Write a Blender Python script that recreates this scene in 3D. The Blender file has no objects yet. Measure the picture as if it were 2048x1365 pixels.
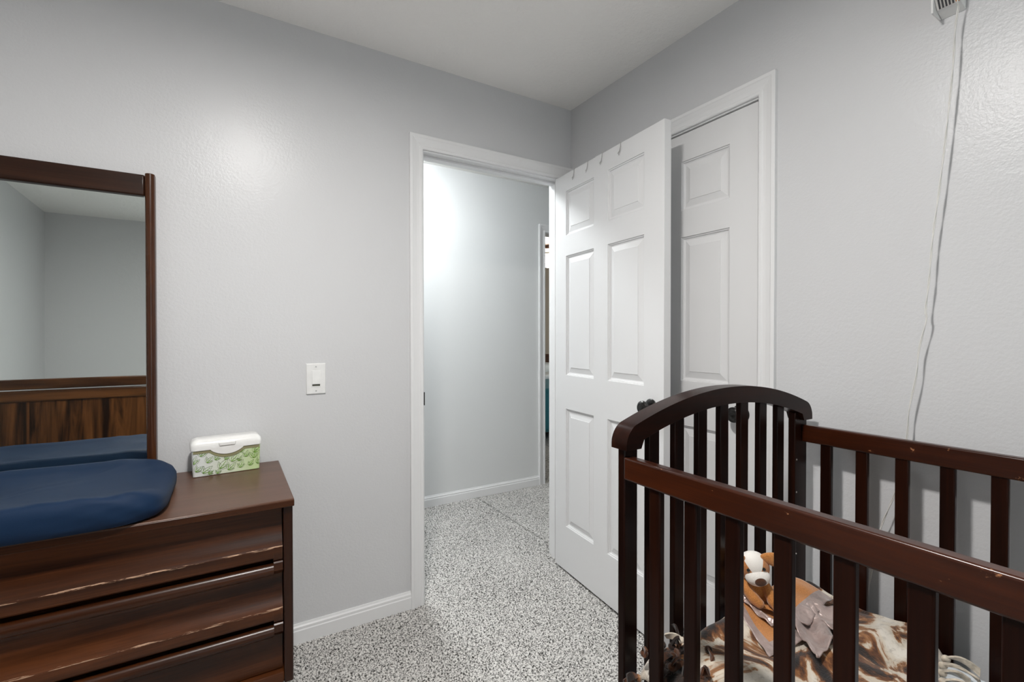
import bpy, bmesh, math, random
import numpy as np
from mathutils import Vector, Matrix, noise as mnoise

S = bpy.context.scene
COL = S.collection
random.seed(7)
PI = math.pi

# ------------------------------------------------------------------ camera
cam_d = bpy.data.cameras.new('camera')
cam_d.sensor_width = 36.0
cam_d.lens = 942.23 * 36.0 / 2048.0
cam_d.clip_start = 0.02
cam = bpy.data.objects.new('camera', cam_d)
COL.objects.link(cam)
_yaw, _pit, _rol = 1.02831, -0.011156, -0.001082
_f = Vector((math.cos(_yaw) * math.cos(_pit), math.sin(_yaw) * math.cos(_pit), math.sin(_pit)))
_r = Vector((math.sin(_yaw), -math.cos(_yaw), 0))
_u = _r.cross(_f)
_r2 = math.cos(_rol) * _r + math.sin(_rol) * _u
_u2 = -math.sin(_rol) * _r + math.cos(_rol) * _u
_m = Matrix((_r2, _u2, -_f)).transposed().to_4x4()
_m.translation = Vector((-1.59806, -2.03195, 1.22022))
cam.matrix_world = _m
S.camera = cam

# ------------------------------------------------------------------ world and exposure
w = bpy.data.worlds.new('world')
S.world = w
w.use_nodes = True
w.node_tree.nodes['Background'].inputs[0].default_value = (0.93, 0.97, 1.0, 1)
w.node_tree.nodes['Background'].inputs[1].default_value = 1.3
S.view_settings.view_transform = 'Standard'
S.view_settings.look = 'None'
S.view_settings.gamma = 1.0
S.view_settings.use_curve_mapping = False
S.view_settings.exposure = 1.22
try:
    S.cycles.use_denoising = True
    S.cycles.max_bounces = 8
    S.cycles.diffuse_bounces = 5
    S.cycles.glossy_bounces = 4
    S.cycles.use_adaptive_sampling = True
    S.cycles.adaptive_threshold = 0.04
    S.cycles.adaptive_min_samples = 16
except Exception:
    pass

LAMP_ROOM = 230.0       # emission of the bedroom ceiling lamp's glass
LAMP_HALL = 58.0       # emission of the hall ceiling lamp's glass
LAMP_FAR = 14.0        # emission of the lamp in the room across the hall

# ------------------------------------------------------------------ materials
def new_mat(name):
    m = bpy.data.materials.new(name)
    m.use_nodes = True
    nt = m.node_tree
    return m, nt, nt.nodes['Principled BSDF']

def N(nt, typ, **kw):
    n = nt.nodes.new(typ)
    for k, v in kw.items():
        if k in n.inputs:
            n.inputs[k].default_value = v
        else:
            setattr(n, k, v)
    return n

def coords(nt, scale=(1, 1, 1), kind='Object', loc=(0, 0, 0)):
    tc = N(nt, 'ShaderNodeTexCoord')
    mp = N(nt, 'ShaderNodeMapping')
    mp.inputs['Scale'].default_value = scale
    mp.inputs['Location'].default_value = loc
    nt.links.new(tc.outputs[kind], mp.inputs['Vector'])
    return mp.outputs['Vector']

def ramp(nt, fac, stops, interp='LINEAR'):
    r = N(nt, 'ShaderNodeValToRGB')
    r.color_ramp.interpolation = interp
    el = r.color_ramp.elements
    while len(el) < len(stops):
        el.new(0.5)
    for e, (p, c) in zip(el, stops):
        e.position = p
        e.color = (c[0], c[1], c[2], 1)
    nt.links.new(fac, r.inputs['Fac'])
    return r.outputs['Color']

def bump(nt, bsdf, height, strength, dist):
    b = N(nt, 'ShaderNodeBump', Strength=strength, Distance=dist)
    nt.links.new(height, b.inputs['Height'])
    nt.links.new(b.outputs['Normal'], bsdf.inputs['Normal'])
    return b

def plain(name, col, rough=0.5, metal=0.0, coat=0.0, spec=0.5):
    m, nt, b = new_mat(name)
    b.inputs['Base Color'].default_value = (*col, 1)
    b.inputs['Roughness'].default_value = rough
    b.inputs['Metallic'].default_value = metal
    b.inputs['Coat Weight'].default_value = coat
    b.inputs['Specular IOR Level'].default_value = spec
    # faint mottling so that no surface is perfectly flat
    n = N(nt, 'ShaderNodeTexNoise', Scale=35.0, Detail=3.0)
    nt.links.new(coords(nt), n.inputs['Vector'])
    c = ramp(nt, n.outputs['Fac'], [(0.3, [x * 0.96 for x in col]), (0.7, [min(1, x * 1.03) for x in col])])
    nt.links.new(c, b.inputs['Base Color'])
    return m

def paint(name, col, rough, bscale=160.0, bstr=0.12, big=0.15):
    m, nt, b = new_mat(name)
    b.inputs['Base Color'].default_value = (*col, 1)
    b.inputs['Roughness'].default_value = rough
    b.inputs['Specular IOR Level'].default_value = 0.26
    v = coords(nt)
    n1 = N(nt, 'ShaderNodeTexNoise', Scale=bscale, Detail=3.0, Roughness=0.6)
    n2 = N(nt, 'ShaderNodeTexNoise', Scale=bscale * 0.22, Detail=1.0)
    nt.links.new(v, n1.inputs['Vector'])
    nt.links.new(v, n2.inputs['Vector'])
    mx = N(nt, 'ShaderNodeMath', operation='MULTIPLY_ADD')
    mx.inputs[1].default_value = big * 4
    nt.links.new(n2.outputs['Fac'], mx.inputs[0])
    nt.links.new(n1.outputs['Fac'], mx.inputs[2])
    bump(nt, b, mx.outputs[0], bstr, 0.004)
    return m

def wood(name, dark, light, axis='x', rough=0.35, coat=0.3, freq=1.0, fig=2.2, worn=None, flip=(0.3, 0.7), spec=0.28):
    """grain runs along `axis` of the object's own coordinates"""
    m, nt, b = new_mat(name)
    sc = {'x': (0.9, 14, 14), 'y': (14, 0.9, 14), 'z': (14, 14, 0.9)}[axis]
    sc = tuple(s * freq for s in sc)
    fine = {'x': (6, 260, 260), 'y': (260, 6, 260), 'z': (260, 260, 6)}[axis]
    n1 = N(nt, 'ShaderNodeTexNoise', Scale=1.0, Detail=6.0, Roughness=0.55, Distortion=fig)
    nt.links.new(coords(nt, sc), n1.inputs['Vector'])
    n2 = N(nt, 'ShaderNodeTexNoise', Scale=1.0, Detail=4.0, Roughness=0.6)
    nt.links.new(coords(nt, fine), n2.inputs['Vector'])
    ad = N(nt, 'ShaderNodeMath', operation='MULTIPLY_ADD')
    ad.inputs[1].default_value = 0.35
    nt.links.new(n2.outputs['Fac'], ad.inputs[0])
    nt.links.new(n1.outputs['Fac'], ad.inputs[2])
    sb = N(nt, 'ShaderNodeMath', operation='SUBTRACT')
    sb.inputs[1].default_value = 0.175
    nt.links.new(ad.outputs[0], sb.inputs[0])
    mid = [(a * 0.6 + c * 0.4) for a, c in zip(dark, light)]
    c = ramp(nt, sb.outputs[0], [(flip[0], dark), (0.5, mid), (flip[1], light)])
    if worn:
        wn = N(nt, 'ShaderNodeTexNoise', Scale=worn[1], Detail=4.0, Roughness=0.7)
        nt.links.new(coords(nt, worn[3] if len(worn) > 3 else (1, 1, 1)), wn.inputs['Vector'])
        wf = ramp(nt, wn.outputs['Fac'], [(worn[2], (0, 0, 0)), (worn[2] + 0.05, (1, 1, 1))])
        mix = N(nt, 'ShaderNodeMix', data_type='RGBA')
        nt.links.new(wf, mix.inputs[0])
        nt.links.new(c, mix.inputs[6])
        mix.inputs[7].default_value = (*worn[0], 1)
        c = mix.outputs[2]
    nt.links.new(c, b.inputs['Base Color'])
    b.inputs['Roughness'].default_value = rough
    b.inputs['Coat Weight'].default_value = coat * 0.6
    b.inputs['Coat Roughness'].default_value = 0.22
    b.inputs['Specular IOR Level'].default_value = spec
    bump(nt, b, n2.outputs['Fac'], 0.06, 0.001)
    return m

M = {}
M['wall'] = paint('wall_paint', (0.632, 0.634, 0.645), 0.30, 110.0, 0.20)
M['ceiling'] = paint('ceiling_paint', (0.94, 0.925, 0.90), 0.7, 60.0, 0.8, 0.3)
M['trim'] = paint('trim_paint', (0.79, 0.79, 0.795), 0.36, 90.0, 0.004)
M['door'] = paint('door_paint', (0.745, 0.745, 0.75), 0.38, 120.0, 0.006)
M['hall_wall'] = paint('hall_wall_paint', (0.72, 0.73, 0.73), 0.5, 140.0, 0.06)
M['tan_wall'] = paint('tan_wall_paint', (0.42, 0.36, 0.29), 0.6, 140.0, 0.06)
M['plastic'] = plain('white_plastic', (0.80, 0.80, 0.79), 0.32)
M['lid'] = plain('white_lid_plastic', (0.86, 0.86, 0.84), 0.25)
M['black'] = plain('black_bronze', (0.012, 0.011, 0.010), 0.28, 0.6, 0.4)
M['dark_slot'] = plain('dark_slot', (0.08, 0.08, 0.06), 0.6)
M['screw'] = plain('painted_screw', (0.45, 0.45, 0.45), 0.4)
M['brass'] = plain('lamp_metal', (0.55, 0.52, 0.48), 0.3, 0.9)
M['crib'] = wood('crib_wood', (0.0055, 0.0016, 0.0010), (0.022, 0.0054, 0.0022), 'z', 0.30, 0.10, 0.8, 1.0, spec=0.10)
M['crib_y'] = wood('crib_wood_rail', (0.0125, 0.0028, 0.0010), (0.058, 0.0125, 0.0031), 'y', 0.28, 0.25, 0.8, 1.2,
                   worn=((0.42, 0.19, 0.09), 34.0, 0.672, (1, 0.7, 1)))
M['crib_x'] = wood('crib_wood_arch', (0.0062, 0.0019, 0.0012), (0.026, 0.0064, 0.0027), 'x', 0.30, 0.12, 0.8, 1.0, spec=0.12)
M['dresser'] = wood('dresser_walnut', (0.018, 0.0048, 0.0014), (0.092, 0.0270, 0.0072), 'x', 0.30, 0.2, 0.7, 1.6)
M['dresser_lip'] = wood('dresser_worn_highlit_edge', (0.03, 0.009, 0.003), (0.11, 0.035, 0.012), 'x', 0.3, 0.2, 0.7, 1.6,
                        worn=((0.46, 0.29, 0.19), 1.0, 0.52, (14, 160, 160)))  # worn edge, paled so its colour also carries a whitish highlight
M['dresser_top_sheen'] = wood('dresser_top_walnut_sheen', (0.085, 0.040, 0.0235), (0.128, 0.064, 0.040), 'x', 0.34, 0.12, 1.2, 0.5)  # sheen of the top painted in as a lighter brown
M['dresser_z'] = wood('dresser_side_walnut', (0.012, 0.0036, 0.0015), (0.038, 0.0110, 0.0040), 'z', 0.30, 0.12, 0.9, 1.2,
                      worn=((0.42, 0.10, 0.05), 60.0, 0.73, (1, 1, 0.4)))
M['mirror_wood'] = wood('mirror_post_walnut', (0.026, 0.0080, 0.0030), (0.092, 0.0310, 0.0105), 'z', 0.26, 0.25, 0.9, 1.2,
                        worn=((0.5, 0.30, 0.16), 55.0, 0.745, (1, 1, 0.6)))
M['mirror_rail'] = wood('mirror_rail_walnut', (0.012, 0.0042, 0.0022), (0.040, 0.0145, 0.0066), 'x', 0.3, 0.12, 0.8, 1.4)
M['bed_wood'] = wood('bed_walnut', (0.010, 0.003, 0.0012), (0.16, 0.058, 0.016), 'z', 0.35, 0.2, 0.75, 2.6, flip=(0.36, 0.74))
M['bed_wood_x'] = wood('bed_walnut_rail', (0.020, 0.0065, 0.0025), (0.12, 0.044, 0.013), 'x', 0.35, 0.2, 0.8, 1.6)

def mat_mirror():
    m, nt, b = new_mat('mirror_glass')
    b.inputs['Metallic'].default_value = 1.0
    n = N(nt, 'ShaderNodeTexNoise', Scale=2.0)
    nt.links.new(coords(nt), n.inputs['Vector'])
    c = ramp(nt, n.outputs['Fac'], [(0.0, (0.90, 0.955, 0.925)), (1.0, (0.91, 0.965, 0.935))])
    nt.links.new(c, b.inputs['Base Color'])
    b.inputs['Roughness'].default_value = 0.015
    return m
M['mirror'] = mat_mirror()
def mat_pane():
    m, nt, b = new_mat('added_window_pane')
    for n in list(nt.nodes):
        if n.type == 'BSDF_PRINCIPLED':
            nt.nodes.remove(n)
    t = N(nt, 'ShaderNodeBsdfTransparent')
    t.inputs[0].default_value = (0.93, 0.96, 0.95, 1)
    g = N(nt, 'ShaderNodeBsdfGlossy', Roughness=0.02)
    mx = N(nt, 'ShaderNodeMixShader', Fac=0.06)
    nt.links.new(t.outputs[0], mx.inputs[1])
    nt.links.new(g.outputs[0], mx.inputs[2])
    nt.links.new(mx.outputs[0], nt.nodes['Material Output'].inputs[0])
    return m
M['pane'] = mat_pane()

def mat_emit(name, col, strength):
    m, nt, b = new_mat(name)
    b.inputs['Base Color'].default_value = (0.9, 0.9, 0.88, 1)
    b.inputs['Emission Color'].default_value = (*col, 1)
    b.inputs['Emission Strength'].default_value = strength
    return m
M['lamp'] = mat_emit('lamp_glass', (1.0, 0.972, 0.940), LAMP_ROOM)
M['lamp_hall'] = mat_emit('hall_lamp_glass', (0.94, 0.985, 1.0), LAMP_HALL)
M['lamp_far'] = mat_emit('far_lamp_glass', (1.0, 0.93, 0.80), LAMP_FAR)

def mat_carpet():
    m, nt, b = new_mat('carpet')
    v = coords(nt)
    n = N(nt, 'ShaderNodeTexNoise', Scale=150.0, Detail=2.5, Roughness=0.75)
    nt.links.new(v, n.inputs['Vector'])
    n2 = N(nt, 'ShaderNodeTexNoise', Scale=3.0, Detail=2.0)
    nt.links.new(v, n2.inputs['Vector'])
    ad = N(nt, 'ShaderNodeMath', operation='MULTIPLY_ADD')
    ad.inputs[1].default_value = 0.06
    nt.links.new(n2.outputs['Fac'], ad.inputs[0])
    nt.links.new(n.outputs['Fac'], ad.inputs[2])
    c = ramp(nt, ad.outputs[0], [(0.40, (0.030, 0.028, 0.026)), (0.462, (0.15, 0.145, 0.138)), (0.515, (0.46, 0.45, 0.43)),
                                 (0.60, (0.72, 0.70, 0.675)), (0.74, (0.78, 0.765, 0.74))])
    nt.links.new(c, b.inputs['Base Color'])
    b.inputs['Roughness'].default_value = 0.95
    b.inputs['Specular IOR Level'].default_value = 0.1
    bump(nt, b, n.outputs['Fac'], 0.5, 0.006)
    return m
M['carpet'] = mat_carpet()

def mat_fabric(name, col, scale=900.0, rough=0.75, sheen=0.3, var=0.12):
    m, nt, b = new_mat(name)
    v = coords(nt)
    n = N(nt, 'ShaderNodeTexNoise', Scale=scale, Detail=2.0)
    nt.links.new(v, n.inputs['Vector'])
    c = ramp(nt, n.outputs['Fac'], [(0.3, [x * (1 - var) for x in col]), (0.7, [min(1, x * (1 + var)) for x in col])])
    nt.links.new(c, b.inputs['Base Color'])
    b.inputs['Roughness'].default_value = rough
    b.inputs['Sheen Weight'].default_value = sheen
    b.inputs['Specular IOR Level'].default_value = 0.2
    b.inputs['Sheen Roughness'].default_value = 0.5
    bump(nt, b, n.outputs['Fac'], 0.25, 0.001)
    return m
M['navy'] = mat_fabric('navy_cotton', (0.0042, 0.020, 0.056), 1200.0, 0.62, 0.02)
M['plush'] = mat_fabric('tan_plush', (0.46, 0.185, 0.050), 420.0, 0.9, 0.5, 0.28)
M['plush_white'] = mat_fabric('white_plush', (0.80, 0.76, 0.71), 420.0, 0.9, 0.4, 0.10)
M['plush_nose'] = mat_fabric('brown_plush', (0.075, 0.028, 0.012), 420.0, 0.9, 0.4, 0.25)
M['sheet'] = mat_fabric('crib_sheet', (0.66, 0.70, 0.74), 900.0, 0.8, 0.2)
M['teal'] = mat_fabric('teal_bedding', (0.02, 0.16, 0.20), 300.0, 0.8, 0.2, 0.5)
M['linen'] = mat_fabric('white_bedding', (0.75, 0.78, 0.78), 300.0, 0.8, 0.2)
M['satin'] = None
def mat_satin():
    m, nt, b = new_mat('mauve_satin')
    n = N(nt, 'ShaderNodeTexNoise', Scale=24.0, Detail=3.0)
    nt.links.new(coords(nt), n.inputs['Vector'])
    c = ramp(nt, n.outputs['Fac'], [(0.3, (0.42, 0.32, 0.295)), (0.7, (0.56, 0.45, 0.42))])
    nt.links.new(c, b.inputs['Base Color'])
    b.inputs['Roughness'].default_value = 0.30
    b.inputs['Metallic'].default_value = 0.4
    b.inputs['Sheen Weight'].default_value = 0.3
    bump(nt, b, n.outputs['Fac'], 0.8, 0.014)
    return m
M['satin'] = mat_satin()

def mat_fleece(name='hide_print_fleece', off=(0, 0, 0)):
    m, nt, b = new_mat(name)
    v = coords(nt, (1, 1, 1), 'Object', off)
    n = N(nt, 'ShaderNodeTexNoise', Scale=7.5, Detail=5.0, Roughness=0.58, Distortion=1.3)
    nt.links.new(v, n.inputs['Vector'])
    c = ramp(nt, n.outputs['Fac'], [(0.37, (0.005, 0.004, 0.004)), (0.435, (0.020, 0.008, 0.004)), (0.475, (0.12, 0.038, 0.008)),
                                    (0.51, (0.28, 0.12, 0.038)), (0.535, (0.58, 0.50, 0.40)), (0.66, (0.66, 0.61, 0.54))])
    n2 = N(nt, 'ShaderNodeTexNoise', Scale=55.0, Detail=5.0, Roughness=0.7)
    nt.links.new(v, n2.inputs['Vector'])
    fl = ramp(nt, n2.outputs['Fac'], [(0.30, (0.45, 0.42, 0.40)), (0.48, (1, 1, 1))])
    mu = N(nt, 'ShaderNodeMix', data_type='RGBA', blend_type='MULTIPLY')
    mu.inputs[0].default_value = 0.7
    nt.links.new(c, mu.inputs[6])
    nt.links.new(fl, mu.inputs[7])
    nt.links.new(mu.outputs[2], b.inputs['Base Color'])
    b.inputs['Roughness'].default_value = 0.9
    b.inputs['Sheen Weight'].default_value = 0.25
    n3 = N(nt, 'ShaderNodeTexNoise', Scale=260.0, Detail=2.0)
    nt.links.new(v, n3.inputs['Vector'])
    bump(nt, b, n3.outputs['Fac'], 0.5, 0.003)
    return m
M['fleece'] = mat_fleece()
M['fleece_dark'] = mat_fabric('brown_fleece', (0.075, 0.027, 0.011), 60.0, 0.9, 0.3, 0.85)
M['fleece_black'] = mat_fabric('black_fleece', (0.022, 0.011, 0.008), 60.0, 0.9, 0.3, 0.5)
M['fleece_pale'] = mat_fabric('pale_fleece', (0.50, 0.44, 0.36), 60.0, 0.9, 0.3, 0.4)

def mat_wipes():
    # white card printed with a pale green wash that deepens to the right
    m, nt, b = new_mat('printed_tub')
    v = coords(nt)
    sp = N(nt, 'ShaderNodeSeparateXYZ')
    nt.links.new(v, sp.inputs[0])
    ma = N(nt, 'ShaderNodeMapRange')
    ma.inputs['From Min'].default_value = -0.10
    ma.inputs['From Max'].default_value = 0.11
    nt.links.new(sp.outputs['X'], ma.inputs['Value'])
    n = N(nt, 'ShaderNodeTexNoise', Scale=9.0)
    nt.links.new(v, n.inputs['Vector'])
    ad = N(nt, 'ShaderNodeMath', operation='MULTIPLY_ADD')
    ad.inputs[1].default_value = 0.25
    nt.links.new(n.outputs['Fac'], ad.inputs[0])
    nt.links.new(ma.outputs[0], ad.inputs[2])
    c = ramp(nt, ad.outputs[0], [(0.2, (0.72, 0.74, 0.72)), (0.7, (0.66, 0.72, 0.55)), (1.1, (0.56, 0.69, 0.36))])
    nt.links.new(c, b.inputs['Base Color'])
    b.inputs['Roughness'].default_value = 0.4
    return m
M['wipes'] = mat_wipes()
M['olive'] = plain('tub_rim_olive', (0.26, 0.245, 0.13), 0.45)
M['leaf_ink'] = plain('green_ink', (0.20, 0.42, 0.035), 0.5)
M['leaf_line'] = plain('dark_green_ink', (0.17, 0.25, 0.10), 0.5)
M['orange'] = plain('orange_label', (0.60, 0.19, 0.02), 0.5)
M['ink'] = plain('label_ink', (0.05, 0.05, 0.055), 0.6)
M['label'] = plain('label_paper', (0.62, 0.60, 0.58), 0.6)
M['cord'] = plain('white_cord', (0.72, 0.71, 0.68), 0.35)
M['hook'] = plain('clear_hook', (0.42, 0.41, 0.40), 0.25)

def mat_dog_head():
    m, nt, b = new_mat('plush_head')
    v = coords(nt)
    sp = N(nt, 'ShaderNodeSeparateXYZ')
    nt.links.new(v, sp.inputs[0])
    ab = N(nt, 'ShaderNodeMath', operation='ABSOLUTE')
    nt.links.new(sp.outputs['X'], ab.inputs[0])
    # blaze: |x| < .010 + .42 * max(z, 0), plus the top of the head
    mz = N(nt, 'ShaderNodeMath', operation='MAXIMUM')
    mz.inputs[1].default_value = 0.0
    nt.links.new(sp.outputs['Z'], mz.inputs[0])
    th = N(nt, 'ShaderNodeMath', operation='MULTIPLY_ADD')
    th.inputs[1].default_value = 0.55
    th.inputs[2].default_value = 0.0095
    nt.links.new(mz.outputs[0], th.inputs[0])
    lt = N(nt, 'ShaderNodeMath', operation='LESS_THAN')
    nt.links.new(ab.outputs[0], lt.inputs[0])
    nt.links.new(th.outputs[0], lt.inputs[1])
    n = N(nt, 'ShaderNodeTexNoise', Scale=420.0, Detail=2.0)
    nt.links.new(v, n.inputs['Vector'])
    cb = ramp(nt, n.outputs['Fac'], [(0.3, (0.36, 0.13, 0.032)), (0.7, (0.60, 0.24, 0.07))])
    mix = N(nt, 'ShaderNodeMix', data_type='RGBA')
    nt.links.new(lt.outputs[0], mix.inputs[0])
    nt.links.new(cb, mix.inputs[6])
    mix.inputs[7].default_value = (0.80, 0.76, 0.71, 1)
    nt.links.new(mix.outputs[2], b.inputs['Base Color'])
    b.inputs['Roughness'].default_value = 0.9
    b.inputs['Sheen Weight'].default_value = 0.4
    bump(nt, b, n.outputs['Fac'], 0.4, 0.002)
    return m
M['dog_head'] = mat_dog_head()
M['eye'] = plain('glossy_eye', (0.006, 0.005, 0.005), 0.08, 0.0, 0.8)

# ------------------------------------------------------------------ mesh helpers
class MB:
    def __init__(self):
        self.v, self.f, self.mi = [], [], []

    def add(self, verts, faces, mi=0):
        o = len(self.v)
        self.v += [tuple(p) for p in verts]
        self.f += [tuple(i + o for i in f) for f in faces]
        self.mi += [mi] * len(faces)
        return self

    def box(self, x0, x1, y0, y1, z0, z1, mi=0):
        x0, x1 = min(x0, x1), max(x0, x1)
        y0, y1 = min(y0, y1), max(y0, y1)
        z0, z1 = min(z0, z1), max(z0, z1)
        v = [(x0, y0, z0), (x1, y0, z0), (x1, y1, z0), (x0, y1, z0), (x0, y0, z1), (x1, y0, z1), (x1, y1, z1), (x0, y1, z1)]
        return self.add(v, [(3, 2, 1, 0), (4, 5, 6, 7), (0, 1, 5, 4), (1, 2, 6, 5), (2, 3, 7, 6), (3, 0, 4, 7)], mi)

    def prism(self, prof, fn0, fn1, mis=None):
        """prof: closed list of (a,b); fn0/fn1 map (a,b) to the two end points in 3-D"""
        n = len(prof)
        v = [fn0(*p) for p in prof] + [fn1(*p) for p in prof]
        o = len(self.v)
        self.v += [tuple(p) for p in v]
        for i in range(n):
            j = (i + 1) % n
            self.f.append((o + i, o + j, o + n + j, o + n + i))
            self.mi.append(mis[i] if mis else 0)
        self.f.append(tuple(o + i for i in reversed(range(n))))
        self.f.append(tuple(o + n + i for i in range(n)))
        self.mi += [0, 0]
        return self

    def tube(self, pts, r, seg=8, mi=0, closed=False):
        pts = [Vector(p) for p in pts]
        rr = r if isinstance(r, (list, tuple)) else [r] * len(pts)
        up = Vector((0.13, 0.21, 0.97))
        rings = []
        for i, p in enumerate(pts):
            a = pts[max(i - 1, 0)]
            c = pts[min(i + 1, len(pts) - 1)]
            t = (c - a)
            t = t.normalized() if t.length > 1e-9 else Vector((0, 0, 1))
            s = t.cross(up)
            if s.length < 1e-3:
                s = t.cross(Vector((1, 0, 0)))
            s.normalize()
            q = s.cross(t)
            rings.append([p + rr[i] * (math.cos(2 * PI * k / seg) * s + math.sin(2 * PI * k / seg) * q) for k in range(seg)])
        v = [x for ring in rings for x in ring]
        f = []
        for i in range(len(pts) - 1):
            for k in range(seg):
                l = (k + 1) % seg
                f.append((i * seg + k, i * seg + l, (i + 1) * seg + l, (i + 1) * seg + k))
        f.append(tuple(reversed(range(seg))))
        f.append(tuple((len(pts) - 1) * seg + k for k in range(seg)))
        return self.add(v, f, mi)

    def lathe(self, prof, origin, axis, seg=28, mi=0):
        """prof: (distance along axis, radius)"""
        ax = Vector(axis).normalized()
        s = ax.orthogonal().normalized()
        q = ax.cross(s)
        o = Vector(origin)
        v, f = [], []
        for d, r in prof:
            for k in range(seg):
                a = 2 * PI * k / seg
                v.append(o + ax * d + max(r, 1e-4) * (math.cos(a) * s + math.sin(a) * q))
        for i in range(len(prof) - 1):
            for k in range(seg):
                l = (k + 1) % seg
                f.append((i * seg + k, i * seg + l, (i + 1) * seg + l, (i + 1) * seg + k))
        f.append(tuple(reversed(range(seg))))
        f.append(tuple((len(prof) - 1) * seg + k for k in range(seg)))
        return self.add(v, f, mi)

    def ball(self, c, r, rot=None, nu=24, nv=14, mi=0, fn=None):
        v, f = [], []
        c = Vector(c)
        for j in range(nv + 1):
            t = PI * j / nv
            for i in range(nu):
                a = 2 * PI * i / nu
                p = Vector((r[0] * math.sin(t) * math.cos(a), r[1] * math.sin(t) * math.sin(a), r[2] * math.cos(t)))
                if fn:
                    p = fn(p)
                if rot:
                    p = rot @ p
                v.append(c + p)
        for j in range(nv):
            for i in range(nu):
                k = (i + 1) % nu
                if j == 0:
                    f.append((i, nu + i, nu + k))
                elif j == nv - 1:
                    f.append((j * nu + i, (j + 1) * nu + i, j * nu + k))
                else:
                    f.append((j * nu + i, (j + 1) * nu + i, (j + 1) * nu + k, j * nu + k))
        return self.add(v, f, mi)

    def grid(self, nx, ny, fn, mi=0, mfn=None):
        v = [fn(i / nx, j / ny) for j in range(ny + 1) for i in range(nx + 1)]
        o = len(self.v)
        self.v += [tuple(p) for p in v]
        W = nx + 1
        for j in range(ny):
            for i in range(nx):
                self.f.append((o + j * W + i, o + j * W + i + 1, o + (j + 1) * W + i + 1, o + (j + 1) * W + i))
                self.mi.append(mfn((i + .5) / nx, (j + .5) / ny) if mfn else mi)
        return self

    def build(self, name, mats, parent=None, bevel=0.0, seg=2, smooth=False, loc=(0, 0, 0), rotz=0.0, fix=True, angle=40, shift=None):
        me = bpy.data.meshes.new(name)
        vv = self.v
        if shift:
            vv = [(x - shift[0], y - shift[1], z - shift[2]) for x, y, z in vv]
        me.from_pydata(vv, [], self.f)
        if not isinstance(mats, (list, tuple)):
            mats = [mats]
        for m in mats:
            me.materials.append(m)
        me.polygons.foreach_set('material_index', self.mi)
        if fix:
            bm = bmesh.new()
            bm.from_mesh(me)
            bmesh.ops.remove_doubles(bm, verts=bm.verts, dist=1e-6)
            bmesh.ops.recalc_face_normals(bm, faces=bm.faces)
            bm.to_mesh(me)
            bm.free()
        o = bpy.data.objects.new(name, me)
        COL.objects.link(o)
        o.location = loc
        o.rotation_euler = (0, 0, rotz)
        if shift and loc == (0, 0, 0):
            o.location = shift
        if bevel > 0:
            b = o.modifiers.new('bevel', 'BEVEL')
            b.width = bevel
            b.segments = seg
            b.limit_method = 'ANGLE'
            b.angle_limit = math.radians(35)
            b.harden_normals = False
            smooth = True
        if smooth:
            me.shade_smooth()
            me.set_sharp_from_angle(angle=math.radians(angle))
        if parent:
            o.parent = parent
        return o

def empty(name, loc=(0, 0, 0), rotz=0.0):
    o = bpy.data.objects.new(name, None)
    COL.objects.link(o)
    o.location = loc
    o.rotation_euler = (0, 0, rotz)
    o.empty_display_size = 0.1
    return o

def tag(o, label, cat, group=None):
    o['label'] = label
    o['category'] = cat
    if group:
        o['group'] = group
    return o

def struct(o, label=None):
    o['kind'] = 'structure'
    if label:
        o['label'] = label
    return o

def link_copy(o, parent, loc=None):
    c = o.copy()
    COL.objects.link(c)
    c.parent = parent
    if loc is not None:
        c.location = loc
    return c

# ------------------------------------------------------------------ the setting
RX, RY, RZ = -2.97, -3.65, 2.44          # bedroom: x RX..0, y RY..0
TH = 0.11                                # partition thickness
HY = 1.145                               # far face of the hall
OX0, OX1, OZ = -0.838, -0.066, 2.052     # bedroom doorway
CY0, CY1, CZ = -1.056, -0.286, 2.050     # closet doorway (in the x = 0 wall)
FX0, FX1, FZ = 0.637, 1.45, 2.06         # doorway across the hall

# floor slab and pile
b = MB().box(-3.4, 4.6, -4.5, 6.0, -0.12, -0.004)
fl = struct(b.build('floor', M['carpet']))

def pile_patch(x0, x1, y0, y1, step, amp, seed):
    nx, ny = int((x1 - x0) / step), int((y1 - y0) / step)
    rng = np.random.default_rng(seed)
    xs = np.linspace(x0, x1, nx + 1)
    ys = np.linspace(y0, y1, ny + 1)
    X, Y = np.meshgrid(xs, ys)
    X = X + rng.uniform(-.35, .35, X.shape) * step
    Y = Y + rng.uniform(-.35, .35, Y.shape) * step
    Z = rng.uniform(-amp, amp, X.shape)
    co = np.stack([X, Y, Z], -1).reshape(-1, 3)
    idx = np.arange((nx + 1) * (ny + 1)).reshape(ny + 1, nx + 1)
    q = np.stack([idx[:-1, :-1], idx[:-1, 1:], idx[1:, 1:], idx[1:, :-1]], -1).reshape(-1, 4)
    return co, q

co, q = pile_patch(-1.55, 0.0, -2.3, HY, 0.0055, 0.0045, 3)
co2, q2 = pile_patch(0.005, 0.75, 0.1, 1.6, 0.0075, 0.004, 4)
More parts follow.
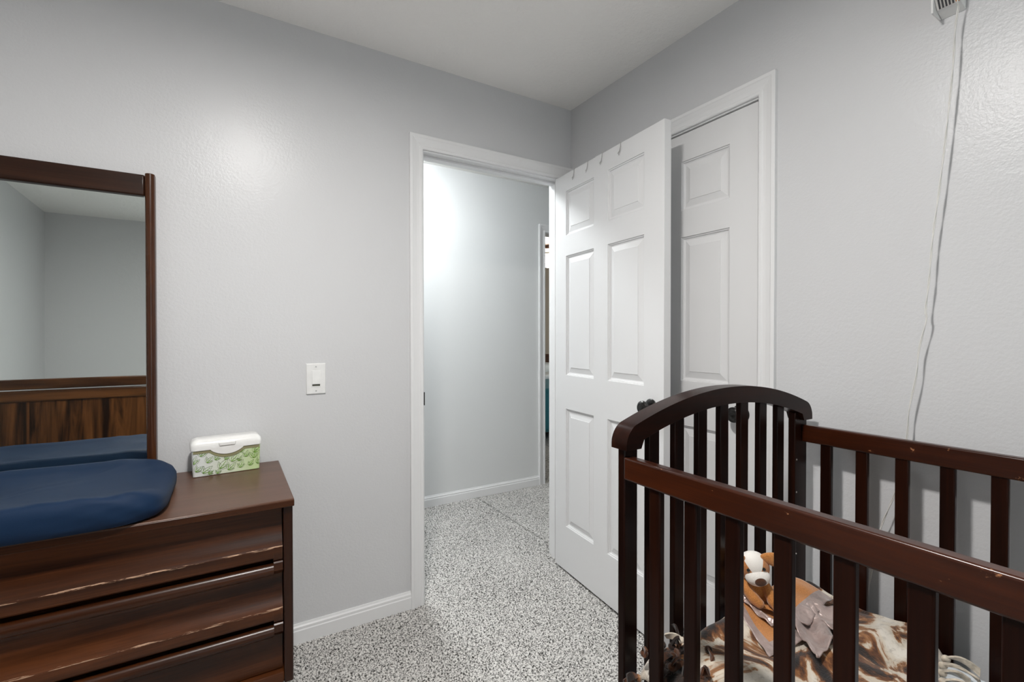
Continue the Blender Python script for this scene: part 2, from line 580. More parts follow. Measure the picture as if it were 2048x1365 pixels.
# keep the pile out of the walls
me = bpy.data.meshes.new('carpet_pile')
allco = np.concatenate([co, co2])
allq = np.concatenate([q, q2 + len(co)])
cen = allco[allq].mean(axis=1)
inwall = (cen[:, 1] > -0.002) & (cen[:, 1] < TH) & ((cen[:, 0] < OX0) | (cen[:, 0] > OX1))
inhall = (cen[:, 1] > HY - .002) & (cen[:, 0] < FX0)
allq = allq[~(inwall | inhall)]
me.vertices.add(len(allco))
me.vertices.foreach_set('co', allco.astype(np.float32).ravel())
me.loops.add(len(allq) * 4)
me.loops.foreach_set('vertex_index', allq.astype(np.int32).ravel())
me.polygons.add(len(allq))
me.polygons.foreach_set('loop_start', np.arange(0, len(allq) * 4, 4, dtype=np.int32))
me.update(calc_edges=True)
me.validate()
me.shade_smooth()
me.materials.append(M['carpet'])
pile = bpy.data.objects.new('carpet_pile', me)
COL.objects.link(pile)
pile['kind'] = 'stuff'
tag(pile, 'pale grey carpet pile flecked with dark grey running from bedroom into hall', 'carpet')

# ceilings
b = MB().box(-3.4, 4.6, -4.5, 6.0, RZ, RZ + 0.12)
struct(b.build('ceiling', M['ceiling']))

# bedroom walls
b = MB()
b.box(RX - TH, OX0 - 0.02, 0, TH, 0, RZ)
b.box(OX0 - 0.02, OX1 + 0.02, 0, TH, OZ + 0.02, RZ)
b.box(OX1 + 0.02, TH, 0, TH, 0, RZ)
struct(b.build('wall_left', M['wall']), 'light grey wall with the open doorway and dresser')
b = MB()
b.box(0, TH, RY - TH, CY0 - 0.02, 0, RZ)
b.box(0, TH, CY0 - 0.02, CY1 + 0.02, CZ + 0.02, RZ)
b.box(0, TH, CY1 + 0.02, 0, 0, RZ)
struct(b.build('wall_right', M['wall']), 'light grey wall with the closet door behind the crib')
WX0, WX1, WZ0, WZ1 = -1.75, -0.45, 0.85, 2.08      # unseen window added to the back wall for fill light
b = MB()
b.box(RX, WX0, RY - TH, RY, 0, RZ)
b.box(WX1, 0, RY - TH, RY, 0, RZ)
b.box(WX0, WX1, RY - TH, RY, 0, WZ0)
b.box(WX0, WX1, RY - TH, RY, WZ1, RZ)
struct(b.build('wall_back', M['wall']))
win = struct(empty('added_window_1', ((WX0 + WX1) / 2, RY - 0.05, WZ0)), 'added white framed sash window for fill light behind the photographer')
def wpart(mb, name, mat, **k):
    o = mb.build(name, mat, shift=tuple(win.location), **k)
    o.location = (0, 0, 0)
    o.parent = win
for xa, xb, za, zb in ((WX0, WX0 + .05, WZ0, WZ1), (WX1 - .05, WX1, WZ0, WZ1), (WX0 + .05, WX1 - .05, WZ0, WZ0 + .05), (WX0 + .05, WX1 - .05, WZ1 - .05, WZ1), (WX0 + .05, WX1 - .05, 1.45, 1.49)):
    wpart(MB().box(xa, xb, RY - 0.08, RY - 0.03, za, zb), 'added_window_frame', M['trim'], bevel=0.003)
for za, zb in ((WZ0 + .05, 1.45), (1.49, WZ1 - .05)):
    wpart(MB().box(WX0 + .05, WX1 - .05, RY - 0.058, RY - 0.054, za, zb), 'pane', M['pane'])
wpart(MB().box(WX0 - 0.06, WX1 + 0.06, RY - 0.03, RY + 0.05, WZ0 - 0.03, WZ0), 'added_window_sill', M['trim'], bevel=0.004)
struct(MB().box(RX - TH, RX, RY - TH, 0, 0, RZ).build('wall_side', M['wall']))
# closet box behind its door
b = MB()
b.box(0.75, 0.80, CY0 - 0.3, CY1 + 0.2, 0, RZ)
b.box(TH, 0.75, CY0 - 0.35, CY0 - 0.3, 0, RZ)
struct(b.build('wall_closet', M['wall']))
# hall walls
b = MB()
b.box(-2.6, FX0 - 0.02, HY, HY + TH, 0, RZ)
b.box(FX0 - 0.02, FX1 + 0.02, HY, HY + TH, FZ + 0.02, RZ)
b.box(FX1 + 0.02, 2.4, HY, HY + TH, 0, RZ)
struct(b.build('wall_hall', M['hall_wall']), 'pale hall wall seen through the open doorway')
struct(MB().box(-2.7, -2.6, TH, HY + TH, 0, RZ).build('wall_hall_end', M['hall_wall']))
struct(MB().box(2.4, 2.5, TH, HY + TH, 0, RZ).build('wall_hall_side', M['hall_wall']))
struct(MB().box(TH, 2.5, 0.0, TH, 0, RZ).build('wall_hall_near', M['hall_wall']))
# room across the hall
b = MB()
b.box(-0.4, 4.2, 4.35, 4.45, 0, RZ)
b.box(4.1, 4.2, HY + TH, 4.35, 0, RZ)
b.box(-0.5, -0.4, HY + TH, 4.45, 0, RZ)
struct(b.build('wall_far', M['tan_wall']), 'tan wall of the room across the hall')

# ------------------------------------------------------------------ baseboards
BASE = [(0, 0), (0.013, 0), (0.013, 0.052), (0.0105, 0.056), (0.0105, 0.066), (0.006, 0.071), (0.004, 0.078), (0, 0.078)]
def baseboard(name, p0, p1, nrm):
    """runs from p0 to p1 on the floor; nrm points into the room"""
    bb = MB().prism(BASE, lambda a, z: (p0[0] + nrm[0] * a, p0[1] + nrm[1] * a, z), lambda a, z: (p1[0] + nrm[0] * a, p1[1] + nrm[1] * a, z))
    return struct(bb.build(name, M['trim']))
baseboard('baseboard_left', (RX, 0), (-0.904, 0), (0, -1))
baseboard('baseboard_right', (0, RY), (0, -1.122), (-1, 0))
baseboard('baseboard_back', (RX, RY), (0, RY), (0, 1))
baseboard('baseboard_hall', (-2.6, HY), (0.571, HY), (0, -1))

# ------------------------------------------------------------------ casings and jambs
CAS = [(0, 0), (0, 0.009), (0.004, 0.0115), (0.012, 0.0115), (0.016, 0.008), (0.030, 0.010), (0.046, 0.0145), (0.050, 0.0165), (0.060, 0.0165), (0.062, 0.015), (0.062, 0)]
def casing(name, a0, a1, ztop, to3, label, jamb_depth, stop=True, strike=None):
    """doorway between a0 < a1 along the wall, head at ztop; to3(a, out, z): out > 0 is into the room"""
    root = struct(empty(name, to3((a0 + a1) / 2, 0, 0)), label)
    sh = tuple(root.location)
    rv = 0.006
    def side(sgn, a):
        return MB().prism(CAS, lambda u, t: to3(a + sgn * (u + rv), t, 0.0), lambda u, t: to3(a + sgn * (u + rv), t, ztop + rv + u))
    for nm, mb in (('casing_side', side(-1, a0)), ('casing_side', side(1, a1)),
                   ('casing_head', MB().prism(CAS, lambda u, t: to3(a0 - rv - u, t, ztop + rv + u), lambda u, t: to3(a1 + rv + u, t, ztop + rv + u)))):
        o = mb.build(nm, M['trim'], shift=sh)
        o.location = (0, 0, 0)
        o.parent = root
    def jb(nm, aa, bb, z0, z1, d0=-0.0, d1=None, mat='trim'):
        d1 = -jamb_depth if d1 is None else d1
        p, r = to3(aa, d0, z0), to3(bb, d1, z1)
        o = MB().box(p[0], r[0], p[1], r[1], z0, z1).build(nm, M[mat], bevel=0.0015, shift=sh)
        o.location = (0, 0, 0)
        o.parent = root
        return o
    jb('jamb', a0 - 0.0195, a0, 0, ztop + 0.0195)
    jb('jamb', a1, a1 + 0.0195, 0, ztop + 0.0195)
    jb('jamb_head', a0, a1, ztop, ztop + 0.0195)
    if stop:
        jb('door_stop', a0, a0 + 0.011, 0, ztop, -0.040, -0.075)
        jb('door_stop', a1 - 0.011, a1, 0, ztop, -0.040, -0.075)
        jb('door_stop', a0 + 0.011, a1 - 0.011, ztop - 0.011, ztop, -0.040, -0.075)
    return root, jb

t1, jb1 = casing('trim_1', OX0, OX1, OZ, lambda a, o, z: (a, -o, z), 'white moulded casing around the open doorway', TH)
sp = jb1('strike_plate', OX0 - 0.002, OX0 + 0.0025, 0.905, 0.965, 0.0025, -0.03, 'black')
sp['label'] = 'black strike plate'
t2, jb2 = casing('trim_2', CY0, CY1, CZ, lambda a, o, z: (-o, a, z), 'white moulded casing around the closed closet door', TH, stop=False)
t3, jb3 = casing('trim_3', FX0, FX1, FZ, lambda a, o, z: (a, HY - o, z), 'white casing of the doorway across the hall', TH, stop=False)

# ------------------------------------------------------------------ panelled doors
def panel_door(name, W, H, T, cols, rows, loc, rotz, label):
    """local x along the width, y from the visible face (0) to the back (T), z up"""
    root = struct(empty(name, loc, rotz), label)
    xs = [0] + [c for ab in cols for c in ab] + [W]
    zs = [0] + [r for ab in rows for r in ab] + [H]
    fb = MB()
    for i in range(len(xs) - 1):
        for j in range(len(zs) - 1):
            if i % 2 == 1 and j % 2 == 1:
                continue
            fb.box(xs[i], xs[i + 1], 0, T, zs[j], zs[j + 1])
    # weld the cells into one frame: drop the inner faces
    me = bpy.data.meshes.new('frame')
    me.from_pydata(fb.v, [], fb.f)
    bm = bmesh.new()
    bm.from_mesh(me)
    bmesh.ops.remove_doubles(bm, verts=bm.verts, dist=1e-6)
    seen = {}
    for fc in bm.faces:
        seen.setdefault(tuple(sorted(v.index for v in fc.verts)), []).append(fc)
    kill = [fc for l in seen.values() if len(l) > 1 for fc in l]
    bmesh.ops.delete(bm, geom=kill, context='FACES')
    bmesh.ops.dissolve_limit(bm, angle_limit=0.01, verts=bm.verts, edges=bm.edges)
    bmesh.ops.recalc_face_normals(bm, faces=bm.faces)
    bm.to_mesh(me)
    bm.free()
    me.materials.append(M['door'])
    fo = bpy.data.objects.new('frame', me)
    COL.objects.link(fo)
    fo.parent = root
    bv = fo.modifiers.new('bevel', 'BEVEL')
    bv.width = 0.0012
    bv.segments = 2
    bv.limit_method = 'ANGLE'
    me.shade_smooth()
    me.set_sharp_from_angle(angle=math.radians(30))
    prof = [(0.0, 0.0003), (0.0010, 0.0040), (0.0055, 0.0050), (0.0065, 0.0090), (0.0120, 0.0108), (0.0145, 0.0108), (0.0385, 0.0048), (0.0395, 0.0030)]
    for (x0, x1) in cols:
        for (z0, z1) in rows:
            pb = MB()
            for sgn in (0, 1):
                def yy(d):
                    return d if sgn == 0 else T - d
                rings = [[(x0 + u, yy(d), z0 + u), (x1 - u, yy(d), z0 + u), (x1 - u, yy(d), z1 - u), (x0 + u, yy(d), z1 - u)] for u, d in prof]
                v = [p for r in rings for p in r]
                f = []
                for k in range(len(rings) - 1):
                    for e in range(4):
                        g = (e + 1) % 4
                        f.append((k * 4 + e, k * 4 + g, k * 4 + 4 + g, k * 4 + 4 + e))
                k = (len(rings) - 1) * 4
                f.append((k, k + 1, k + 2, k + 3))
                pb.add(v, f)
            pb.build('panel', M['door'], root, fix=True)
    return root

LW, LH, LT = 0.7847, 2.031, 0.035
U = (-0.0822017, -0.9966157)
leaf = panel_door('door_1', LW, LH, LT, [(0.103, 0.338), (0.442, 0.674)], [(0.230, 0.833), (1.007, 1.613), (1.718, 1.942)],
                  (-0.113, -0.013, 0.013), math.atan2(U[1], U[0]), 'white six panel door standing open into the bedroom')

def knob(parent, x, z, side, y0):
    """turned knob with rosette; side -1 points to local -y"""
    ax = (0, side, 0)
    r = MB().lathe([(0, 0.033), (0.003, 0.0335), (0.006, 0.031), (0.0075, 0.026), (0.010, 0.0245), (0.012, 0.019), (0.012, 0.012)], (x, y0, z), ax).build('rosette', M['black'], parent, smooth=True, angle=35)
    k = MB().lathe([(0.010, 0.011), (0.024, 0.0105), (0.028, 0.013), (0.031, 0.021), (0.035, 0.0255), (0.042, 0.0285), (0.049, 0.0275), (0.054, 0.0225), (0.0555, 0.0175),
                    (0.0545, 0.0145), (0.0555, 0.012), (0.0565, 0.006), (0.057, 0.0005)], (x, y0, z), ax).build('knob', M['black'], parent, smooth=True, angle=35)
    r['label'] = k['label'] = 'black bronze door knob'
knob(leaf, 0.718, 0.925, -1, 0.0)
knob(leaf, 0.718, 0.925, 1, LT)
MB().box(LW - 0.001, LW + 0.0012, 0.006, 0.029, 0.896, 0.954).build('latch_plate', M['screw'], leaf)
for zz in (0.20, 1.02, 1.80):
    hb = MB().tube([(-0.004, LT + 0.006, zz - 0.045), (-0.004, LT + 0.006, zz + 0.045)], 0.006, 10)
    hb.box(-0.0012, 0.0, 0.004, LT, zz - 0.045, zz + 0.045)
    hb.build('hinge', M['black'], leaf)

# closet door: visible face looks to -x, local x runs to +y
CW = CY1 - CY0 - 0.006
closet = panel_door('door_2', CW, CZ - 0.018, 0.035, [(0.110, 0.327), (CW - 0.327, CW - 0.110)], [(0.230, 0.838), (1.022, 1.610), (1.720, 1.920)],
                    (0.004, CY0 + 0.003, 0.013), 0.0, 'white six panel closet door closed behind the open door')
closet.rotation_euler = (0, 0, PI / 2)
closet.scale = (1, -1, 1)
knob(closet, 0.060, 0.921, -1, 0.0)
MB().box(-0.0035, 0.0005, -0.004, 0.012, 0.889, 0.948).build('latch_plate', M['black'], closet)

# ------------------------------------------------------------------ ceiling lamps
def ceiling_lamp(name, loc, mat, label, r=0.09, drop=0.006, h=0.045):
    root = tag(empty(name, loc), label, 'lamp')
    # canopy drum with an opaque rim, a slightly domed diffuser inside it
    MB().lathe([(0, r * 1.25), (0.004, r * 1.30), (h, r * 1.16), (h + 0.004, r * 1.10), (h + 0.004, r * 1.0), (h - 0.002, r * 1.0)], (0, 0, 0), (0, 0, -1), 48).build('lamp_rim', M['plastic'], root, smooth=True)
    prof = [(h - 0.004, r * 0.99)]
    for k in range(1, 9):
        a = k / 8 * PI / 2
        prof.append((h - 0.003 + drop * math.sin(a), r * 0.99 * max(math.cos(a), 0.002)))
    MB().lathe(prof, (0, 0, 0), (0, 0, -1), 48).build('diffuser', mat, root, smooth=True)
    return root
ceiling_lamp('ceiling_lamp', (-1.50, -1.40, RZ), M['lamp'], 'round white rimmed lamp on the bedroom ceiling')
ceiling_lamp('ceiling_lamp', (-0.78, 0.60, RZ), M['lamp_hall'], 'round white lamp on the hall ceiling', 0.13, 0.06, 0.02)

# ------------------------------------------------------------------ dresser
DXR, DXL = -1.437, -2.92
DYF, DYB, DZT = -0.505, -0.020, 0.742
dr = tag(empty('dresser', ((DXR + DXL) / 2, (DYF + DYB) / 2, 0)), 'dark walnut dresser with worn drawer lips against the grey wall', 'dresser')
DS = tuple(dr.location)
def dpart(mb, name, mat, bevel=0.0, smooth=False, **k):
    o = mb.build(name, mat, shift=DS, bevel=bevel, smooth=smooth, **k)
    o.location = (0, 0, 0)
    o.parent = dr
    return o
dpart(MB().box(DXL - 0.003, DXR + 0.003, DYF - 0.012, DYB, 0.720, DZT), 'top', [M['dresser_top_sheen']], 0.003)
# edge band of the top in the body wood, without the painted sheen
dpart(MB().box(DXL - 0.0032, DXR + 0.0032, DYF - 0.0126, DYB - 0.004, 0.7195, DZT - 0.0035), 'top_edge', M['dresser'], 0.002)
for xa in (DXR - 0.025, DXL):
    dpart(MB().box(xa, xa + 0.025, DYF, DYB, 0.195, 0.720), 'side_panel', M['dresser_z'], 0.004)
dpart(MB().box(DXL + 0.025, DXR - 0.025, DYB - 0.012, DYB, 0.2, 0.72), 'back_panel', M['dresser'])
dpart(MB().box(DXL + 0.025, DXR - 0.025, DYF + 0.004, DYB - 0.012, 0.197, 0.228), 'bottom_rail', M['dresser'], 0.003)
XM = -2.19
dpart(MB().box(XM - 0.012, XM + 0.012, DYF + 0.006, DYB - 0.012, 0.228, 0.72), 'divider', M['dresser_z'], 0.002)
for xa in (DXL + 0.05, DXR - 0.10):
    for ya in (DYF + 0.06, DYB - 0.06):
        dpart(MB().prism([(-.022, -.022), (.022, -.022), (.022, .022), (-.022, .022)], lambda a, c: (xa + a, ya + c, 0.20), lambda a, c: (xa + a * .65, ya + c * .65, 0.0047)), 'leg', M['dresser_z'])

YF = DYF + 0.024                      # recessed face plane of the drawers
def drawer_profile(zt, zb, roll, lip, block=False):
    """closed (outward, z) profile; the last pair of lip faces gets the worn wood with painted highlight"""
    p, mi = [], []
    def add(o, z, m=0):
        p.append((o, z))
        mi.append(m)
    add(-0.045, zt)
    if roll:
        if block:
            add(0.0200, zt - 0.001)
            add(0.0235, zt - 0.004)
            add(0.0245, zt - 0.026)
            add(0.0150, zt - 0.038)
        else:
            add(-0.040, zt - 0.002)
            add(-0.030, zt - 0.008)
            add(-0.014, zt - 0.012)
            for k in range(13):
                a = math.radians(120 - k * 16)
                add(0.009 + 0.0175 * math.cos(a), zt - 0.0255 + 0.0175 * math.sin(a))
        add(0.003, zt - 0.044)
        add(0.0, zt - 0.052)
    else:
        add(0.0, zt)
    if lip:
        zl = zb + 0.041
        for o, dz in ((0.0, 0.085), (0.0012, 0.060), (0.0040, 0.038), (0.0090, 0.019), (0.0150, 0.006)):
            add(o, zl + dz)
        add(0.0180, zl + 0.0012, 1)
        add(0.0195, zl - 0.0012, 1)
        add(0.0196, zl - 0.0040)
        if block:
            add(0.0185, zb + 0.004)
            add(0.0170, zb + 0.0010)
            add(-0.045, zb + 0.0010)
        else:
            add(0.0185, zb + 0.010)
            add(0.0160, zb + 0.006)
            add(0.0080, zb + 0.005)
            add(-0.020, zb + 0.008)
            add(-0.040, zb + 0.006)
            add(-0.045, zb + 0.003)
    else:
        add(0.0, zb)
        add(-0.045, zb)
    return p, mi

def drawer(x0, x1, zt, zb, roll, lip):
    d = MB()
    p, mi = drawer_profile(zt, zb, roll, lip)
    e = 0.024 if (roll or lip) else 0.0
    d.prism(p, lambda o, z: (x0 + e, YF - o, z), lambda o, z: (x1 - e, YF - o, z), mi)
    ob = dpart(d, 'drawer', [M['dresser'], M['dresser_lip']], smooth=True, fix=True, angle=28)
    if e:
        p, mi = drawer_profile(zt, zb, roll, lip, True)
        for a, c in ((x0, x0 + e), (x1 - e, x1)):
            blk = MB().prism(p, lambda o, z: (a, YF - o, z), lambda o, z: (c, YF - o, z), mi).build('pull_end', [M['dresser'], M['dresser_lip']], ob, shift=DS, smooth=True, angle=28)
            blk.location = (0, 0, 0)
    return ob
for (xa, xb) in ((XM + 0.014, DXR - 0.0275), (DXL + 0.0275, XM - 0.014)):
    drawer(xa, xb, 0.714, 0.5615, False, True)
    drawer(xa, xb, 0.5605, 0.3795, True, True)
    drawer(xa, xb, 0.3785, 0.2310, True, False)

# ------------------------------------------------------------------ mirror standing on the dresser
MX1, MX0 = -1.807, -2.58
mr = tag(empty('dresser_mirror', ((MX0 + MX1) / 2, -0.045, DZT)), 'tall dresser mirror in a dark wooden frame with rounded posts', 'mirror')
MS = tuple(mr.location)
mr.rotation_euler = (math.radians(-1.0), 0, 0)
def mpart(mb, name, mat, **k):
    o = mb.build(name, mat, shift=MS, **k)
    o.location = (0, 0, 0)
    o.parent = mr
    return o
for xa in (MX1 - 0.0275, MX0):
    prof = [(xa, -0.022)]
    for k in range(9):
        a = PI - PI * k / 8
        prof.append((xa + 0.01375 + 0.01375 * math.cos(a), -0.048 - 0.013 * math.sin(a)))
    prof.append((xa + 0.0275, -0.022))
    mpart(MB().prism(prof, lambda x, y: (x, y, DZT + 0.0005), lambda x, y: (x, y, 1.768)), 'post', M['mirror_wood'], smooth=True, angle=30, bevel=0.0015)
mpart(MB().box(MX0 + 0.0275, MX1 - 0.0275, -0.050, -0.024, 1.693, 1.764), 'top_rail', M['mirror_rail'], bevel=0.006, seg=3)
mpart(MB().box(MX0 + 0.0275, MX1 - 0.0275, -0.0345, -0.030, DZT + 0.001, 1.700), 'mirror_glass', M['mirror'])
mpart(MB().box(MX0 + 0.0275, MX1 - 0.0275, -0.0295, -0.022, DZT + 0.001, 1.700), 'backboard', M['dresser'])

# ------------------------------------------------------------------ changing pad
def pad_mesh():
    # superellipse plan, raised long sides, soft wrinkled skirt
    cx, cy = -2.147, -0.310
    hx, hy = 0.403, 0.226
    nu, nr = 160, 26
    mb = MB()
    z0 = DZT + 0.0015
    def plan(a, s):
        c, sn = math.cos(a), math.sin(a)
        e = 2.0 / 6.5
        return (hx * s * math.copysign(abs(c) ** e, c), hy * s * math.copysign(abs(sn) ** e, sn))
    def ztop(x, y):
        v = abs(y) / hy
        u = abs(x) / hx
        prof = 0.050 + 0.040 * min(1, v ** 2.2)
        return prof
    rings = []
    # bottom centre, bottom rim, side, top rim, top to centre
    spec = [(0.0, 0.0), (0.5, 0.0), (0.95, 0.0), (0.985, 0.006), (1.0, 0.02), (1.008, 0.036), (1.004, 0.052), (0.985, 0.068), (0.955, 0.081), (0.92, None), (0.87, None), (0.80, None),
            (0.70, None), (0.58, None), (0.45, None), (0.30, None), (0.15, None), (0.0, None)]
    v, f = [], []
    for k, (s, h) in enumerate(spec):
        for i in range(nu):
            a = 2 * PI * i / nu
            x, y = plan(a, s)
            zt = ztop(*plan(a, min(s, 0.9)))
            ze = ztop(*plan(a, 0.92))
            if h is None:
                z = zt
                if s > 0.86:
                    z = ze * 0.985 + 0.0
            else:
                z = h / 0.087 * (ze + 0.002)
            # wrinkles: diagonal gathers on the skirt, soft puckers on top
            wr = mnoise.noise(Vector((x * 9 + y * 4, y * 7, k * 0.12)))
            if h is not None and 0.006 < h:
                g = math.sin((x * 62 - (h or 0) * 240) + 2.2 * mnoise.noise(Vector((x * 7, y * 7, 3)))) * 0.0042 * (1 if y < 0 else .4)
                n2 = Vector((x / hx, y / hy, 0)).normalized() if s > 0 else Vector((0, 0, 0))
                x += n2.x * g
                y += n2.y * g
            if h is None:
                z += 0.006 * wr + 0.003 * mnoise.noise(Vector((x * 22, y * 16, 7)))
            v.append((cx + x, cy + y, z0 + max(z, 0.0)))
    for k in range(len(spec) - 1):
        for i in range(nu):
            j = (i + 1) % nu
            f.append((k * nu + i, k * nu + j, (k + 1) * nu + j, (k + 1) * nu + i))
    mb.add(v, f)
    return mb
PS = (-2.145, -0.305, DZT + 0.0015)
pad = pad_mesh().build('changing_pad', M['navy'], smooth=True, angle=180, shift=PS)
pad.rotation_euler = (0, 0, math.radians(-1.0))
tag(pad, 'navy blue contoured changing pad lying on the dresser before the mirror', 'changing pad')

# ------------------------------------------------------------------ baby wipes tub
WC = (-1.606, -0.078)
wt = tag(empty('wipes_tub', (WC[0], WC[1], DZT), math.radians(4.5)), 'white lidded wipes tub printed with green leaves on the dresser', 'box')
BW, BD, BH = 0.103, 0.042, 0.094
def lid_drop(x):
    # the lid's front skirt dips in the middle
    t = max(0.0, 1 - (abs(x) / 0.050) ** 2)
    return 0.0205 * t ** 0.8
def rrect(hx, hy, r, n=5):
    out = []
    for cx, cy, a0 in ((hx - r, hy - r, 0), (-hx + r, hy - r, 90), (-hx + r, -hy + r, 180), (hx - r, -hy + r, 270)):
        for k in range(n + 1):
            a = math.radians(a0 + 90 * k / n)
            out.append((cx + r * math.cos(a), cy + r * math.sin(a)))
    return out
# tub
mb = MB()
mb.prism(rrect(BW, BD, 0.008), lambda x, y: (x * 0.97, y * 0.97, 0.0005), lambda x, y: (x, y, BH))
mb.build('tub', M['wipes'], wt, bevel=0.002)
# olive band of the rim that follows the lid
n = 40
v, f = [], []
for i in range(n + 1):
    x = -BW + 0.004 + (2 * BW - 0.008) * i / n
    zl = BH - 0.002 - lid_drop(x)
    v += [(x, -BD - 0.0009, zl + 0.003), (x, -BD - 0.0009, zl - 0.0125)]
    if i:
        a = 2 * (i - 1)
        f.append((a, a + 1, a + 3, a + 2))
o = MB().add(v, f).build('rim_band', M['olive'], wt)
sm = o.modifiers.new('thickness', 'SOLIDIFY')
sm.thickness = 0.0006
sm.offset = 0
# lid: rounded body, plus a front skirt with the dip
mb = MB()
lr = [(BW + 0.004, BD + 0.004, BH - 0.004), (BW + 0.0045, BD + 0.0045, BH + 0.010), (BW + 0.002, BD + 0.002, BH + 0.020), (BW - 0.004, BD - 0.004, BH + 0.027), (BW - 0.013, BD - 0.013, BH + 0.031)]
rings = [[(x, y, z) for x, y in rrect(hx, hy, 0.016)] for hx, hy, z in lr]
m_ = len(rings[0])
v = [p for r in rings for p in r]
f = [(k * m_ + i, k * m_ + (i + 1) % m_, (k + 1) * m_ + (i + 1) % m_, (k + 1) * m_ + i) for k in range(len(rings) - 1) for i in range(m_)]
f.append(tuple((len(rings) - 1) * m_ + i for i in range(m_)))
f.append(tuple(reversed(range(m_))))
mb.add(v, f)
n = 40
v, f = [], []
for i in range(n + 1):
    x = -0.055 + 0.11 * i / n
    v += [(x, -BD - 0.0042, BH + 0.006), (x, -BD - 0.0035, BH - 0.0035 - lid_drop(x)), (x, -BD - 0.0012, BH - 0.0035 - lid_drop(x)), (x, -BD - 0.0012, BH + 0.006)]
    if i:
        a = 4 * (i - 1)
        for e in range(4):
            g = (e + 1) % 4
            f.append((a + e, a + g, a + 4 + g, a + 4 + e))
mb.add(v, f)
mb.build('lid', M['lid'], wt, smooth=True, angle=50)
tabm = MB().prism([(-0.023, 0.0), (0.023, 0.0), (0.026, 0.011), (-0.026, 0.011)], lambda x, z: (x, -BD - 0.0075, BH + 0.006 + z), lambda x, z: (x, -BD - 0.002, BH + 0.006 + z))
tabm.build('latch_tab', M['lid'], wt, bevel=0.0012)
# leaf print
def leaf_shape(cx, cz, ln, ang, wd):
    pts = []
    for sgn in (1, -1):
        for k in range(9):
            t = k / 8
            pts.append((t * ln, sgn * wd * ln * math.sin(PI * t ** 0.8) * (1 - 0.15 * t)))
    ca, sa = math.cos(ang), math.sin(ang)
    return [[(cx + ca * a - sa * c, cz + sa * a + ca * c) for a, c in pts[:9]], [(cx + ca * a - sa * c, cz + sa * a + ca * c) for a, c in pts[9:]],
            [(cx + ca * ln * t, cz + sa * ln * t) for t in (0, .25, .5, .75)]]
spots = [(-.078, .070, .022), (-.098, .046, .021), (-.072, .012, .026), (-.047, .076, .018), (-.022, .020, .030), (-.006, .049, .016), (.012, .040, .026), (.002, .012, .024),
         (.034, .038, .015), (.038, .014, .022), (.056, .050, .018), (.040, .068, .018), (.082, .062, .024), (.080, .042, .024), (.066, .018, .018), (-.055, .006, .014), (.090, .022, .020), (-.060, .046, .020), (-.036, .052, .016), (-.092, .020, .020), (.014, .066, .014), (-.030, .004, .016)]
rs = random.Random(5)
ln_mb, ink_mb = MB(), MB()
for (x, z, l) in spots:
    l *= 1.35
    base = rs.uniform(35, 75)
    for j, da in enumerate((0, 46, -34)):
        L = l * (1.0 if j == 0 else rs.uniform(.55, .85))
        for c_i, crv in enumerate(leaf_shape(x, z, L, math.radians(base + da), 0.24)):
            pts = [(a, -BD * (0.97 + 0.03 * c / BH) - 0.0006, max(0.003, min(c, BH - 0.014 - lid_drop(a)))) for a, c in crv if abs(a) < BW - 0.003]
            if len(pts) > 2:
                (ink_mb if c_i == 2 else ln_mb).tube(pts, 0.0008 if c_i == 2 else 0.00042, 4)
o = ln_mb.build('leaf_outline_print', M['leaf_line'], wt, fix=False)
o['kind'] = 'stuff'
o = ink_mb.build('leaf_vein_print', M['leaf_ink'], wt, fix=False)
o['kind'] = 'stuff'

# ------------------------------------------------------------------ light switch
sw = tag(empty('light_switch', (-1.296, 0, 1.048)), 'white rocker light switch on the wall beside the doorway', 'light switch')
mb = MB()
mb.prism([(-0.0375, -0.0625), (0.0375, -0.0625), (0.0375, 0.0625), (-0.0375, 0.0625)], lambda x, z: (x, -0.0002, z), lambda x, z: (x * 0.93, -0.006, z * 0.955))
mb.build('plate', M['plastic'], sw, bevel=0.0015)
MB().box(-0.0178, 0.0178, -0.0068, -0.004, -0.0345, 0.0345).build('rocker_frame', M['plastic'], sw, bevel=0.0015)
mb = MB().prism([(-0.0068, -0.0215), (-0.0105, -0.0215), (-0.0098, 0.004), (-0.0082, 0.031), (-0.0066, 0.031)], lambda y, z: (-0.0148, y, z), lambda y, z: (0.0148, y, z))
mb.build('rocker', M['plastic'], sw, bevel=0.0008)
MB().box(-0.0146, 0.0146, -0.0072, -0.006, -0.029, -0.0218).build('rocker_gap', M['dark_slot'], sw)
for zz in (0.0485, -0.0485):
    MB().lathe([(0, 0.0032), (0.0007, 0.0030), (0.001, 0.001)], (0, -0.0058, zz), (0, -1, 0), 12).build('screw', M['screw'], sw)

